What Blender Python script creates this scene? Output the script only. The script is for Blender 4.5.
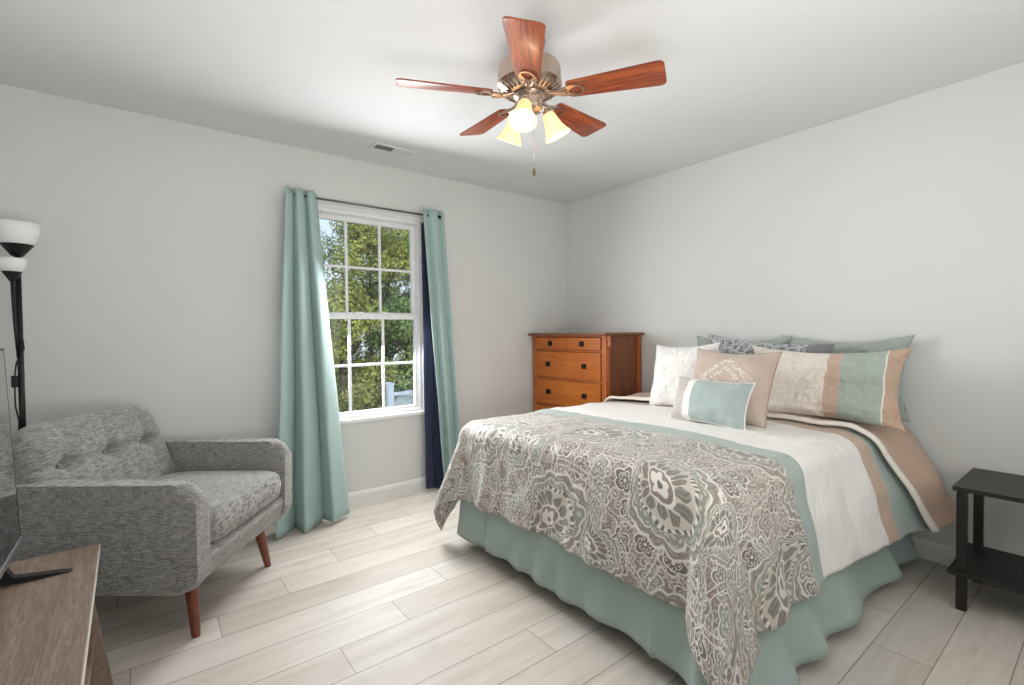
import bpy, bmesh, math, random
from mathutils import Vector, Matrix, noise as mnoise

PI = math.pi
S = bpy.context.scene
for o in list(bpy.data.objects):
    bpy.data.objects.remove(o)
random.seed(7)

# ------------------------------------------------------------------ camera
CAM = Vector((-3.249, -3.351, 1.2165))
yaw, pit, rol, FPX = 0.656703, -0.021762, -0.010309, 478.8
F = Vector((math.sin(yaw) * math.cos(pit), math.cos(yaw) * math.cos(pit), math.sin(pit)))
R0 = Vector((math.cos(yaw), -math.sin(yaw), 0)); U0 = R0.cross(F)
R = R0 * math.cos(rol) + U0 * math.sin(rol)
U = U0 * math.cos(rol) - R0 * math.sin(rol)
cd = bpy.data.cameras.new('camera'); cam = bpy.data.objects.new('camera', cd)
S.collection.objects.link(cam)
M = Matrix((R, U, -F)).transposed().to_4x4(); M.translation = CAM
cam.matrix_world = M
cd.sensor_width = 36.0; cd.lens = FPX / 1024 * 36.0; cd.clip_start = 0.02; cd.clip_end = 300
S.camera = cam

# ------------------------------------------------------------------ sky, sun, lights, exposure
W = bpy.data.worlds.new('sky'); S.world = W; W.use_nodes = True
wn = W.node_tree; bg = wn.nodes['Background']
tcw = wn.nodes.new('ShaderNodeTexCoord'); sp = wn.nodes.new('ShaderNodeSeparateXYZ'); rp = wn.nodes.new('ShaderNodeValToRGB')
wn.links.new(tcw.outputs['Generated'], sp.inputs[0]); wn.links.new(sp.outputs[2], rp.inputs[0])
rp.color_ramp.elements[0].position = 0.0; rp.color_ramp.elements[0].color = (0.80, 0.86, 0.95, 1)
rp.color_ramp.elements[1].position = 0.55; rp.color_ramp.elements[1].color = (0.36, 0.57, 0.92, 1)
wn.links.new(rp.outputs[0], bg.inputs[0]); bg.inputs[1].default_value = 1.0

def light(name, kind, energy, loc, rot=None, target=None, **kw):
    d = bpy.data.lights.new(name, kind); d.energy = energy
    for k, v in kw.items(): setattr(d, k, v)
    o = bpy.data.objects.new(name, d); S.collection.objects.link(o); o.location = loc
    if target is not None:
        o.rotation_euler = (Vector(target) - Vector(loc)).to_track_quat('-Z', 'Y').to_euler()
    elif rot is not None: o.rotation_euler = rot
    return o
light('sun', 'SUN', 2.2, (0, -20, 20), target=(3, 10, 0), angle=0.02, color=(1, .95, .86))
# unseen soft lights added to fill the room, besides the daylight at the window
light('ceiling_bounce_fill', 'AREA', 25, (-2.7, -3.35, .85), target=(-2.45, -2.75, 2.44), shape='RECTANGLE', size=1.6, size_y=.9, color=(1, .99, .98))  # added fill out of view near the camera, bounced off the ceiling
light('window_daylight', 'AREA', 38, (-1.89, -.045, 1.35), target=(-2.12, -2.0, .62), shape='RECTANGLE', size=.56, size_y=1.3, color=(.97, .985, 1))
light('bed_side_fill', 'AREA', 3.5, (-1.3, -3.8, 1.3), target=(-1.3, -2.0, .75), shape='RECTANGLE', size=.8, size_y=1.6, color=(1, .99, .97))  # added fill toward the near side of the bed; no door is modelled
S.view_settings.view_transform = 'Standard'; S.view_settings.look = 'None'
S.view_settings.gamma = 1.0; S.view_settings.use_curve_mapping = False
S.view_settings.exposure = 0.42

# ------------------------------------------------------------------ helpers
def srgb(r, g, b):
    def c(x):
        x /= 255.0
        return x / 12.92 if x <= .04045 else ((x + .055) / 1.055) ** 2.4
    return (c(r), c(g), c(b), 1.0)

class NT:
    """small expression builder over a material's node tree"""
    def __init__(s, name):
        s.m = bpy.data.materials.new(name); s.m.use_nodes = True
        s.t = s.m.node_tree; s.n = s.t.nodes; s.l = s.t.links
        s.b = s.n['Principled BSDF']
    def new(s, kind, **kw):
        x = s.n.new(kind)
        for k, v in kw.items(): setattr(x, k, v)
        return x
    def put(s, sock, v):
        if isinstance(v, X): v = v.s
        if isinstance(v, bpy.types.NodeSocket): s.l.new(v, sock)
        else: sock.default_value = v
    def math(s, op, *a):
        x = s.new('ShaderNodeMath', operation=op)
        for i, v in enumerate(a): s.put(x.inputs[i], v)
        return X(s, x.outputs[0])
    def coords(s, kind='Object'):
        t = s.new('ShaderNodeTexCoord'); return t.outputs[kind]
    def sep(s, v):
        x = s.new('ShaderNodeSeparateXYZ'); s.put(x.inputs[0], v); return [X(s, x.outputs[i]) for i in range(3)]
    def comb(s, a, b, c=0.0):
        x = s.new('ShaderNodeCombineXYZ')
        for i, v in enumerate((a, b, c)): s.put(x.inputs[i], v)
        return x.outputs[0]
    def mapv(s, v, scale=(1, 1, 1), rot=(0, 0, 0), loc=(0, 0, 0)):
        x = s.new('ShaderNodeMapping'); s.put(x.inputs[0], v)
        x.inputs['Scale'].default_value = scale; x.inputs['Rotation'].default_value = rot; x.inputs['Location'].default_value = loc
        return x.outputs[0]
    def noise(s, v, scale=5, detail=3, rough=.55, dim='3D'):
        x = s.new('ShaderNodeTexNoise', noise_dimensions=dim); s.put(x.inputs['Vector'], v)
        x.inputs['Scale'].default_value = scale; x.inputs['Detail'].default_value = detail; x.inputs['Roughness'].default_value = rough
        return X(s, x.outputs[0])
    def white(s, v, dim='2D'):
        x = s.new('ShaderNodeTexWhiteNoise', noise_dimensions=dim); s.put(x.inputs[0], v); return X(s, x.outputs[0])
    def voro(s, v, scale, feature='F1', dim='2D', rand=1.0):
        x = s.new('ShaderNodeTexVoronoi', voronoi_dimensions=dim, feature=feature); s.put(x.inputs['Vector'], v)
        x.inputs['Scale'].default_value = scale; x.inputs['Randomness'].default_value = rand
        return x
    def step(s, x, a, b):  # smooth step from a to b
        m = s.new('ShaderNodeMapRange', interpolation_type='SMOOTHSTEP'); s.put(m.inputs[0], x)
        m.inputs[1].default_value = a; m.inputs[2].default_value = b
        return X(s, m.outputs[0])
    def mix(s, f, a, b):
        m = s.new('ShaderNodeMix', data_type='RGBA'); s.put(m.inputs[0], f); s.put(m.inputs[6], a); s.put(m.inputs[7], b)
        return m.outputs[2]
    def bump(s, h, strength=.3, dist=.01):
        x = s.new('ShaderNodeBump'); s.put(x.inputs['Height'], h)
        x.inputs['Strength'].default_value = strength; x.inputs['Distance'].default_value = dist
        s.l.new(x.outputs[0], s.b.inputs['Normal'])
    def set(s, **kw):
        for k, v in kw.items():
            s.put(s.b.inputs[{'col': 'Base Color', 'rough': 'Roughness', 'metal': 'Metallic', 'spec': 'Specular IOR Level', 'sheen': 'Sheen Weight',
                              'coat': 'Coat Weight', 'coatr': 'Coat Roughness', 'ecol': 'Emission Color', 'estr': 'Emission Strength', 'ior': 'IOR',
                              'trans': 'Transmission Weight', 'alpha': 'Alpha'}[k]], v)
        return s

class X:
    def __init__(s, t, sock): s.t, s.s = t, sock
    def __add__(s, o): return s.t.math('ADD', s, o)
    __radd__ = __add__
    def __sub__(s, o): return s.t.math('SUBTRACT', s, o)
    def __rsub__(s, o): return s.t.math('SUBTRACT', o, s)
    def __mul__(s, o): return s.t.math('MULTIPLY', s, o)
    __rmul__ = __mul__
    def __truediv__(s, o): return s.t.math('DIVIDE', s, o)
    def sin(s): return s.t.math('SINE', s)
    def cos(s): return s.t.math('COSINE', s)
    def abs(s): return s.t.math('ABSOLUTE', s)
    def floor(s): return s.t.math('FLOOR', s)
    def fract(s): return s.t.math('FRACT', s)
    def sqrt(s): return s.t.math('SQRT', s)
    def atan2(s, o): return s.t.math('ARCTAN2', s, o)
    def mx(s, o): return s.t.math('MAXIMUM', s, o)
    def mn(s, o): return s.t.math('MINIMUM', s, o)
    def gt(s, o): return s.t.math('GREATER_THAN', s, o)
    def lt(s, o): return s.t.math('LESS_THAN', s, o)

def obj(name, me, mat, parent=None, smooth=False, loc=None, rot=None):
    if isinstance(me, bmesh.types.BMesh):
        bmesh.ops.recalc_face_normals(me, faces=me.faces)
        m = bpy.data.meshes.new(name); me.to_mesh(m); me.free()
    else: m = me
    if smooth == 'auto':
        for p in m.polygons: p.use_smooth = True
        m.set_sharp_from_angle(angle=math.radians(38))
    elif smooth:
        for p in m.polygons: p.use_smooth = True
    o = bpy.data.objects.new(name, m); S.collection.objects.link(o)
    if mat is not None:
        for k in (mat if isinstance(mat, (list, tuple)) else [mat]): m.materials.append(k)
    if parent: o.parent = parent
    if loc: o.location = loc
    if rot: o.rotation_euler = rot
    return o

def thing(name, label, cat, loc=(0, 0, 0), rz=0, group=None):
    o = bpy.data.objects.new(name, None); S.collection.objects.link(o)
    o.empty_display_size = .1
    o.location = loc; o.rotation_euler = (0, 0, rz)
    return tag(o, label, cat, group)

def tag(o, label, cat, group=None):
    o['label'] = label; o['category'] = cat
    if group: o['group'] = group
    return o

def struct(name, bm, mat, smooth=False):
    o = obj(name, bm, mat, smooth=smooth); o['kind'] = 'structure'; return o

def box(bm, x0, x1, y0, y1, z0, z1, bev=0, seg=2):
    v = [bm.verts.new(p) for p in ((x0, y0, z0), (x1, y0, z0), (x1, y1, z0), (x0, y1, z0), (x0, y0, z1), (x1, y0, z1), (x1, y1, z1), (x0, y1, z1))]
    fs = [bm.faces.new([v[i] for i in q]) for q in ((3, 2, 1, 0), (4, 5, 6, 7), (0, 1, 5, 4), (1, 2, 6, 5), (2, 3, 7, 6), (3, 0, 4, 7))]
    if bev > 0:
        es = list({e for f in fs for e in f.edges})
        bmesh.ops.bevel(bm, geom=es, offset=bev, segments=seg, profile=.5, affect='EDGES')
    return bm

def B(*a, **k):
    return box(bmesh.new(), *a, **k)

def tube(bm, pts, rad, n=10, cap=True):
    pts = [Vector(p) for p in pts]
    rads = rad if isinstance(rad, (list, tuple)) else [rad] * len(pts)
    rings = []; up = None
    for i, p in enumerate(pts):
        t = (pts[min(i + 1, len(pts) - 1)] - pts[max(i - 1, 0)]).normalized()
        if up is None:
            up = Vector((0, 0, 1)) if abs(t.z) < .9 else Vector((1, 0, 0))
        a = t.cross(up).normalized(); b = a.cross(t).normalized(); up = b
        rings.append([bm.verts.new(p + (a * math.cos(2 * PI * k / n) + b * math.sin(2 * PI * k / n)) * rads[i]) for k in range(n)])
    for r0, r1 in zip(rings, rings[1:]):
        for k in range(n): bm.faces.new((r0[k], r0[(k + 1) % n], r1[(k + 1) % n], r1[k]))
    if cap:
        bm.faces.new(rings[0][::-1]); bm.faces.new(rings[-1])
    return bm

def lathe(bm, prof, n=32, center=(0, 0, 0), close=False, mat=None):
    c = Vector(center); rings = []
    for r, z in prof:
        pts = [Vector((max(r, 1e-4) * math.cos(2 * PI * k / n), max(r, 1e-4) * math.sin(2 * PI * k / n), z)) for k in range(n)]
        if mat is not None: pts = [mat @ p for p in pts]
        rings.append([bm.verts.new(c + p) for p in pts])
    for r0, r1 in zip(rings, rings[1:]):
        for k in range(n): bm.faces.new((r0[k], r0[(k + 1) % n], r1[(k + 1) % n], r1[k]))
    if close:
        bm.faces.new(rings[0][::-1]); bm.faces.new(rings[-1])
    return bm

def prism(bm, poly, axis, a, b, bev=0, seg=2):
    """extrude a 2D polygon; axis 'x': poly=(y,z), 'y': poly=(x,z), 'z': poly=(x,y)"""
    def P(p, t):
        return {'x': (t, p[0], p[1]), 'y': (p[0], t, p[1]), 'z': (p[0], p[1], t)}[axis]
    v0 = [bm.verts.new(P(p, a)) for p in poly]; v1 = [bm.verts.new(P(p, b)) for p in poly]
    n = len(poly)
    f0 = bm.faces.new(v0); f1 = bm.faces.new(v1)
    for i in range(n): bm.faces.new((v0[i], v0[(i + 1) % n], v1[(i + 1) % n], v1[i]))
    if bev > 0:
        es = list(set(f0.edges) | set(f1.edges))
        bmesh.ops.bevel(bm, geom=es, offset=bev, segments=seg, profile=.5, affect='EDGES')
    return bm

def rounded_poly(pts, rs, seg=6):
    out = []; n = len(pts)
    for i, p in enumerate(pts):
        r = rs[i] if isinstance(rs, (list, tuple)) else rs
        p = Vector(p); a = Vector(pts[i - 1]) - p; b = Vector(pts[(i + 1) % n]) - p
        if r <= 0: out.append(tuple(p)); continue
        a.normalize(); b.normalize()
        half = math.acos(max(-1, min(1, a.dot(b)))) / 2
        d = r / math.tan(half); c = p + (a + b).normalized() * (r / math.sin(half))
        s, e = p + a * d, p + b * d
        a0 = math.atan2(s.y - c.y, s.x - c.x); a1 = math.atan2(e.y - c.y, e.x - c.x)
        da = (a1 - a0 + PI) % (2 * PI) - PI
        for k in range(seg + 1):
            t = a0 + da * k / seg; out.append((c.x + r * math.cos(t), c.y + r * math.sin(t)))
    return out

def copy_tree(o, parent=None):
    c = o.copy(); S.collection.objects.link(c)
    if parent: c.parent = parent
    for ch in list(o.children): copy_tree(ch, c)
    return c

def fbm(p, s, oct=3):
    p = Vector(p) * s; v = 0; a = 1
    for _ in range(oct):
        v += a * mnoise.noise(p); p = p * 2.03 + Vector((3.1, 1.7, 5.3)); a *= .5
    return v

# ------------------------------------------------------------------ materials
def plain(name, col, rough=.5, metal=0, **kw):
    t = NT(name); c = t.coords(); n = t.noise(c, 9, 3)
    dark = tuple(x * .93 for x in col[:3]) + (1,)
    t.set(col=t.mix(n, dark, col), rough=rough, metal=metal, **kw)
    return t.m

def paint(name, col, rough=.85):
    t = NT(name); c = t.coords(); n = t.noise(c, 1.3, 2)
    dark = tuple(x * .965 for x in col[:3]) + (1,)
    t.set(col=t.mix(n, dark, col), rough=rough, spec=.25)
    t.bump(t.noise(c, 260, 2), .06, .002)
    return t.m

def wood(name, c0, c1, axis=2, rough=.4, scale=1.0, coat=0.0, grain=1.0):
    t = NT(name); c = t.coords()
    sc = [14 * scale] * 3; sc[axis] = 1.1 * scale
    v = t.mapv(c, scale=tuple(sc))
    w = t.noise(v, 1.0, 4, .6)
    fine = [90 * scale] * 3; fine[axis] = 3.0 * scale
    g = t.noise(t.mapv(c, scale=tuple(fine)), 1.0, 3, .6)
    ring = ((w * 9.0).fract() - .5).abs() * 2.0
    f = ring * (.35 * grain) + w * .5 + (g - .5) * (.5 * grain)
    t.set(col=t.mix(t.step(f, .15, .8), c0, c1), rough=rough, coat=coat, coatr=.2)
    t.bump(g, .05, .002)
    return t.m

def weave(name, c0, c1, scale=1.0, streak=True, rough=.95, sheen=.3, bump=.25):
    t = NT(name); c = t.coords()
    a = t.noise(t.mapv(c, scale=(18 * scale, 18 * scale, 230 * scale)), 1, 3, .65)
    b = t.noise(t.mapv(c, scale=(230 * scale, 230 * scale, 22 * scale)), 1, 3, .65)
    m = t.noise(c, 14 * scale, 3)
    f = a * .6 + b * .34 + m * .10
    t.set(col=t.mix(t.step(f, .38, .64), c0, c1), rough=rough, sheen=sheen, spec=.2)
    t.bump(a + b, bump, .002)
    return t.m

def cloth(name, col, rough=.85, sheen=.2, var=.93, wr=.25, scale=9, spec=.25):
    t = NT(name); c = t.coords()
    n = t.noise(c, scale, 3); fine = t.noise(c, 420, 1)
    t.set(col=t.mix(n, tuple(x * var for x in col[:3]) + (1,), col), rough=rough, sheen=sheen, spec=spec)
    t.bump(n * 1.0 + fine * .03, wr, .02)
    return t.m

m_wall = paint('wall_paint', srgb(222, 223, 221))
m_ceil = paint('ceiling_paint', srgb(222, 223, 223))
m_trim = paint('trim_paint', srgb(236, 236, 235), .45)
m_vinyl = plain('window_vinyl', srgb(243, 244, 245), .35)

def floor_material():
    t = NT('oak_laminate'); c = t.coords(); x, y, z = t.sep(c)
    k = ((y + 1.487) / .18)
    row = k.floor(); fy = k.fract()
    q = (x + 3.02 - (row - 2.0) * .29) / 1.22
    col = q.floor(); fx = q.fract()
    idv = t.comb(row, col)
    rnd = t.white(idv); rnd2 = t.white(t.comb(row + 17.3, col * 1.7 + 4.1))
    gx = (fx - .5).abs().gt(.5 - .0011); gy = (fy - .5).abs().gt(.5 - .0085)
    groove = gx.mx(gy)
    base = t.comb(x * .8 + rnd * 31.0, y * 9.0 + rnd2 * 17.0, 0.0)
    g1 = t.noise(base, 1.6, 4, .6)
    g2 = t.noise(t.comb(x * 3.2 + rnd2 * 9.0, y * 70.0, 0.0), 1.0, 3, .6)
    blot = t.noise(t.comb(x * 2.2 + rnd * 7.0, y * 5.0 + rnd2 * 3.0, 0.0), 1.1, 3, .6)
    f = g1 * .6 + g2 * .25 + (rnd - .5) * .24 + .06
    cc = t.mix(t.step(f, .18, .82), srgb(190, 181, 170), srgb(222, 216, 207))
    cc = t.mix(t.step(blot, .52, .80) * .35, cc, srgb(152, 138, 123))
    cc = t.mix(groove * .8, cc, srgb(104, 92, 80))
    t.set(col=cc, rough=.56 - g2 * .06, spec=.3)
    t.bump(g2 * .15 - groove * 1.0, .25, .003)
    return t.m
m_floor = floor_material()

# ------------------------------------------------------------------ the room
XL, YF, H = -4.15, -3.95, 2.44
T = .14
WX0, WX1, WZ0, WZ1 = -2.395, -1.537, .615, 2.075
struct('floor', B(XL - T, T, YF - T, T, -.12, 0), m_floor)
struct('ceiling', B(XL - T, T, YF - T, T, H, H + .12), m_ceil)
bm = bmesh.new()
for a in ((XL - T, WX0, 0, T, 0, H), (WX1, T, 0, T, 0, H), (WX0, WX1, 0, T, 0, WZ0), (WX0, WX1, 0, T, WZ1, H)): box(bm, *a)
struct('wall_back', bm, m_wall)
struct('wall_right', B(0, T, YF - T, 0, 0, H), m_wall)
struct('wall_left', B(XL - T, XL, YF - T, 0, 0, H), m_wall)
struct('wall_front', B(XL, 0, YF - T, YF, 0, H), m_wall)

def baseboard(name, x0, x1, y0, y1, along):
    bm = bmesh.new()
    # a stepped, rounded profile
    p = [(0, 0), (.014, 0), (.014, .075), (.010, .088), (.005, .096), (0, .098)]
    if along == 'back': prism(bm, [(-a, b) for a, b in p], 'x', x0, x1)
    elif along == 'right': prism(bm, [(-a, b) for a, b in p], 'y', y0, y1)
    elif along == 'left': prism(bm, [(XL + a, b) for a, b in p], 'y', y0, y1)
    else: prism(bm, [(YF + a, b) for a, b in p], 'x', x0, x1)
    struct(name, bm, m_trim)
baseboard('baseboard_back', XL, 0, 0, 0, 'back')
baseboard('baseboard_right', 0, 0, YF, -.014, 'right')
baseboard('baseboard_left', 0, 0, YF, -.014, 'left')
baseboard('baseboard_front', XL + .014, -.014, 0, 0, 'front')

# ------------------------------------------------------------------ window
def glass_material():
    t = NT('window_glass'); n = t.n
    tr = n.new('ShaderNodeBsdfTransparent'); gl = n.new('ShaderNodeBsdfGlossy'); fr = n.new('ShaderNodeFresnel'); mx = n.new('ShaderNodeMixShader')
    gl.inputs['Roughness'].default_value = .01; tr.inputs[0].default_value = (.96, .98, .98, 1)
    fr.inputs[0].default_value = 1.45
    t.l.new(fr.outputs[0], mx.inputs[0]); t.l.new(tr.outputs[0], mx.inputs[1]); t.l.new(gl.outputs[0], mx.inputs[2])
    t.l.new(mx.outputs[0], n['Material Output'].inputs[0]); n.remove(t.b)
    return t.m
m_glass = glass_material()
win = bpy.data.objects.new('window_1', None); S.collection.objects.link(win); win['kind'] = 'structure'
def wpart(name, bm, mat):
    o = obj(name, bm, mat, win); o['kind'] = 'structure'; return o
def ring(bm, x0, x1, z0, z1, w, y0, y1, bev=.004, wt=None, wb=None):
    wt = wt or w; wb = wb or w
    box(bm, x0, x0 + w, y0, y1, z0, z1, bev); box(bm, x1 - w, x1, y0, y1, z0, z1, bev)
    box(bm, x0 + w, x1 - w, y0, y1, z1 - wt, z1, bev); box(bm, x0 + w, x1 - w, y0, y1, z0, z0 + wb, bev)
bm = bmesh.new()
ring(bm, WX0, WX1, WZ0, WZ1, .026, .004, .115, .003)
wpart('window_frame', bm, m_vinyl)
gx0, gx1 = WX0 + .026, WX1 - .026
def sash(name, z0, z1, y0, y1, wb, wt):
    bm = bmesh.new(); ring(bm, gx0, gx1, z0, z1, .030, y0, y1, .004, wt, wb)
    wpart(name, bm, m_vinyl)
    a0, a1, b0, b1 = gx0 + .030, gx1 - .030, z0 + wb, z1 - wt
    bm = bmesh.new(); ym = (y0 + y1) / 2
    for i in (1, 2):
        x = a0 + (a1 - a0) * i / 3; box(bm, x - .009, x + .009, ym - .008, ym + .008, b0, b1, .002)
    z = (b0 + b1) / 2; box(bm, a0, a1, ym - .0075, ym + .0075, z - .009, z + .009, .002)
    wpart('muntins', bm, m_vinyl)
    bm = bmesh.new(); box(bm, a0, a1, ym - .002, ym + .002, b0, b1)
    wpart('window_pane', bm, m_glass)
sash('upper_sash', 1.335, WZ1 - .026, .062, .096, .036, .036)
sash('lower_sash', WZ0 + .012, 1.362, .022, .056, .036, .042)
bm = B(-2.06, -1.99, .002, .022, 1.352, 1.372, .004); box(bm, -1.86, -1.80, .002, .022, 1.352, 1.370, .004)
wpart('sash_lock', bm, m_vinyl)
struct('trim_1', B(WX0 - .03, WX1 + .03, -.028, .01, .590, .617, .005), m_trim)   # stool under the window
bm = bmesh.new()
box(bm, WX0 - .012, WX1 + .012, -.008, .006, WZ1 - .002, WZ1 + .022, .003)
box(bm, WX1 - .002, WX1 + .012, -.008, .006, .617, WZ1, .003); box(bm, WX0 - .012, WX0 + .002, -.008, .006, .617, WZ1, .003)
struct('trim_2', bm, m_trim)

# ------------------------------------------------------------------ bed
m_skirt = cloth('sage_bed_skirt', srgb(164, 180, 174), wr=.12, sheen=.15)
m_sheet = cloth('sage_sheet', srgb(154, 175, 172), wr=.2)
m_box = cloth('box_spring_cloth', srgb(200, 200, 198), wr=.1)
m_steel = plain('dark_steel', srgb(38, 38, 40), .45, .6)
bed = thing('bed', 'queen bed with sage green skirt, head against the right wall', 'bed', (-.92, -1.77, 0))
def L(bx): # world box to bed-local
    x0, x1, y0, y1, z0, z1 = bx
    return (x0 + .92, x1 + .92, y0 + 1.77, y1 + 1.77, z0, z1)
obj('mattress', B(*L((-1.80, -.03, -2.53, -1.01, .43, .68)), bev=.05, seg=4), m_sheet, bed, 'auto')
obj('box_spring', B(*L((-1.79, -.03, -2.52, -1.02, .21, .43)), bev=.02, seg=2), m_box, bed, 'auto')
bm = bmesh.new()
for y in (-2.45, -1.77, -1.09): box(bm, *L((-1.76, -.06, y - .018, y + .018, .17, .21)))
for x in (-1.70, -.92, -.12): box(bm, *L((x - .018, x + .018, -2.468, -1.072, .172, .208)))
obj('bed_frame', bm, m_steel, bed)
for x, y in ((-1.70, -2.40), (-1.70, -1.14), (-.15, -2.40), (-.15, -1.14)):
    bm = bmesh.new(); tube(bm, [(x + .92, y + 1.77, .172), (x + .92, y + 1.77, .05)], .016)
    lathe(bm, [(.0, .05), (.022, .048), (.027, .030), (.026, .012), (.018, .002), (.0, 0)], 16, (x + .92, y + 1.77, 0))
    obj('leg', bm, m_steel, bed, 'auto')

def bed_skirt():
    path = []; xe = -.03; xf, yn, yf = -1.815, -2.545, -.995; r = .05
    n = 90
    for i in range(n + 1): path.append(((xe + (xf + r - xe) * i / n, yf), (0, 1), i / n * 1.73))
    for i in range(1, 9):
        a = PI / 2 + PI / 2 * i / 8; path.append(((xf + r + r * math.cos(a), yf - r + r * math.sin(a)), (math.cos(a), math.sin(a)), 1.73 + i * .01))
    for i in range(1, n + 1): path.append(((xf, yf - r + (yn + r - yf + r) * i / n), (-1, 0), 1.81 + i / n * 1.45))
    for i in range(1, 9):
        a = PI + PI / 2 * i / 8; path.append(((xf + r + r * math.cos(a), yn + r + r * math.sin(a)), (math.cos(a), math.sin(a)), 3.26 + i * .01))
    for i in range(1, n + 1): path.append(((xf + r + (xe - xf - r) * i / n, yn), (0, -1), 3.34 + i / n * 1.73))
    bm = bmesh.new(); rows = 14; grid = []
    for (p, nrm, s) in path:
        colv = []
        side = s > 3.26
        for j in range(rows + 1):
            t = j / rows; z = .40 - t * (.40 - .075)
            wv = math.sin(s * (17 if side else 31) + 1.6 * math.sin(s * 5.1)) * .5 + .5
            amp = (.055 if side else .020) * t ** (1.3 if side else .8)
            flare = (.125 if side else .030) * t
            corner = math.exp(-((s - 3.30) / .10) ** 2) * .05 * t + math.exp(-((s - 1.77) / .07) ** 2) * .02 * t
            crease = .010 * math.exp(-((((s * 2.6) % 1.0) - .5 - .25 * (t - .5)) / .035) ** 2) * (0 if side else 1) * math.sin(PI * min(1, t * 1.2))
            out = flare + amp * (wv - .35) + crease + corner + (0 if side else .014 * math.exp(-(((s * 3.7 + .2 * math.sin(s * 5)) % 1.0 - .5) / .03) ** 2) * t ** .5) + .003 * mnoise.noise(Vector((s * 9, t * 3, 0)))
            zz = z + (.02 * (wv - .5) * t if side else .006 * math.sin(s * 9) * t)
            if side: zz -= .025 * t
            colv.append(bm.verts.new((p[0] + .92 + nrm[0] * out, p[1] + 1.77 + nrm[1] * out, zz)))
        grid.append(colv)
    for a, b in zip(grid, grid[1:]):
        for j in range(rows): bm.faces.new((a[j], b[j], b[j + 1], a[j + 1]))
    o = obj('bed_skirt', bm, m_skirt, bed, True)
    md = o.modifiers.new('thickness', 'SOLIDIFY'); md.thickness = .003
bed_skirt()

# ------------------------------------------------------------------ comforter
BX_F, BX_N, BX_B, RR = -1.745, -2.475, -1.065, .09   # top rectangle edges inside the rounded rim
def drape(a, b, lift=0.0):
    """cloth coords (metres, in bed axes) -> world point of the comforter"""
    ox = max(0.0, BX_F - a); sy = 0
    if b < BX_N: sy = -1; oy = BX_N - b
    elif b > BX_B: sy = 1; oy = b - BX_B
    else: oy = 0
    cx, cy = max(a, BX_F), min(max(b, BX_N), BX_B)
    Ld = math.hypot(ox, oy)
    topz = .715 + .018 * math.sin(PI * min(1, max(0, (b - BX_N) / (BX_B - BX_N)))) + .010 * fbm((a, b, 0), 3.0, 2) + .004 * fbm((a, b * 1.0, 4), 11, 2)
    if Ld < 1e-6: return Vector((cx, cy, topz + lift))
    dx, dy = -ox / Ld, sy * oy / Ld
    ph = math.atan2(oy, ox)          # 0 = foot direction, pi/2 = side
    rim = RR * PI / 2
    if Ld < rim:
        th = Ld / RR; out = RR * math.sin(th); down = RR * (1 - math.cos(th))
    else:
        e = Ld - rim; fl = .10 if sy >= 0 else .10 + .12 * min(1, oy / .3)
        out = RR + e * math.sin(fl); down = RR + e * math.cos(fl)
    k = min(1, Ld / .5)
    corner = math.sin(2 * ph) if (ox > 0 and oy > 0) else 0
    # soft vertical folds on the straight sides, one deep fold at each corner
    s = (b if oy == 0 else a) * 1.0
    fold = .014 * math.sin(s * 14 + 2 * math.sin(s * 4.3)) * k ** 1.5 * (1 - corner)
    fold += corner * k ** 1.6 * (.055 * math.sin(ph * 4.4 - .35) + .085)
    fold += .010 * fbm((a, b, 7), 6, 2) * k + .0045 * math.sin(s * 47 + 5 * mnoise.noise(Vector((a * 3, b * 3, 2)))) * k * (1 if oy == 0 else .3)
    out += fold
    if sy < 0:                       # the bedding bunches outward near the head
        out += .13 * min(1, max(0, (a + .85) / .6)) * min(1, max(0, Ld - .05) / .25) ** .6
    out += lift
    z = topz - down + lift * max(0, 1 - Ld / rim)
    if z < .012: out += (.012 - z) * .3; z = .012 + .002 * math.sin(a * 40)
    return Vector((cx + dx * out, cy + dy * out, z))

def cloth_grid(name, fn, na, nb, mat, parent, thick, uvfn):
    bm = bmesh.new(); uvl = bm.loops.layers.uv.new('cloth')
    g = [[bm.verts.new(fn(i / na, j / nb)) for j in range(nb + 1)] for i in range(na + 1)]
    for i in range(na):
        for j in range(nb):
            f = bm.faces.new((g[i][j], g[i + 1][j], g[i + 1][j + 1], g[i][j + 1]))
            for l, (p, q) in zip(f.loops, ((i, j), (i + 1, j), (i + 1, j + 1), (i, j + 1))): l[uvl].uv = uvfn(p / na, q / nb)
    o = obj(name, bm, mat, parent, True)
    if thick:
        md = o.modifiers.new('thickness', 'SOLIDIFY'); md.thickness = thick; md.offset = -1
    return o

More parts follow.
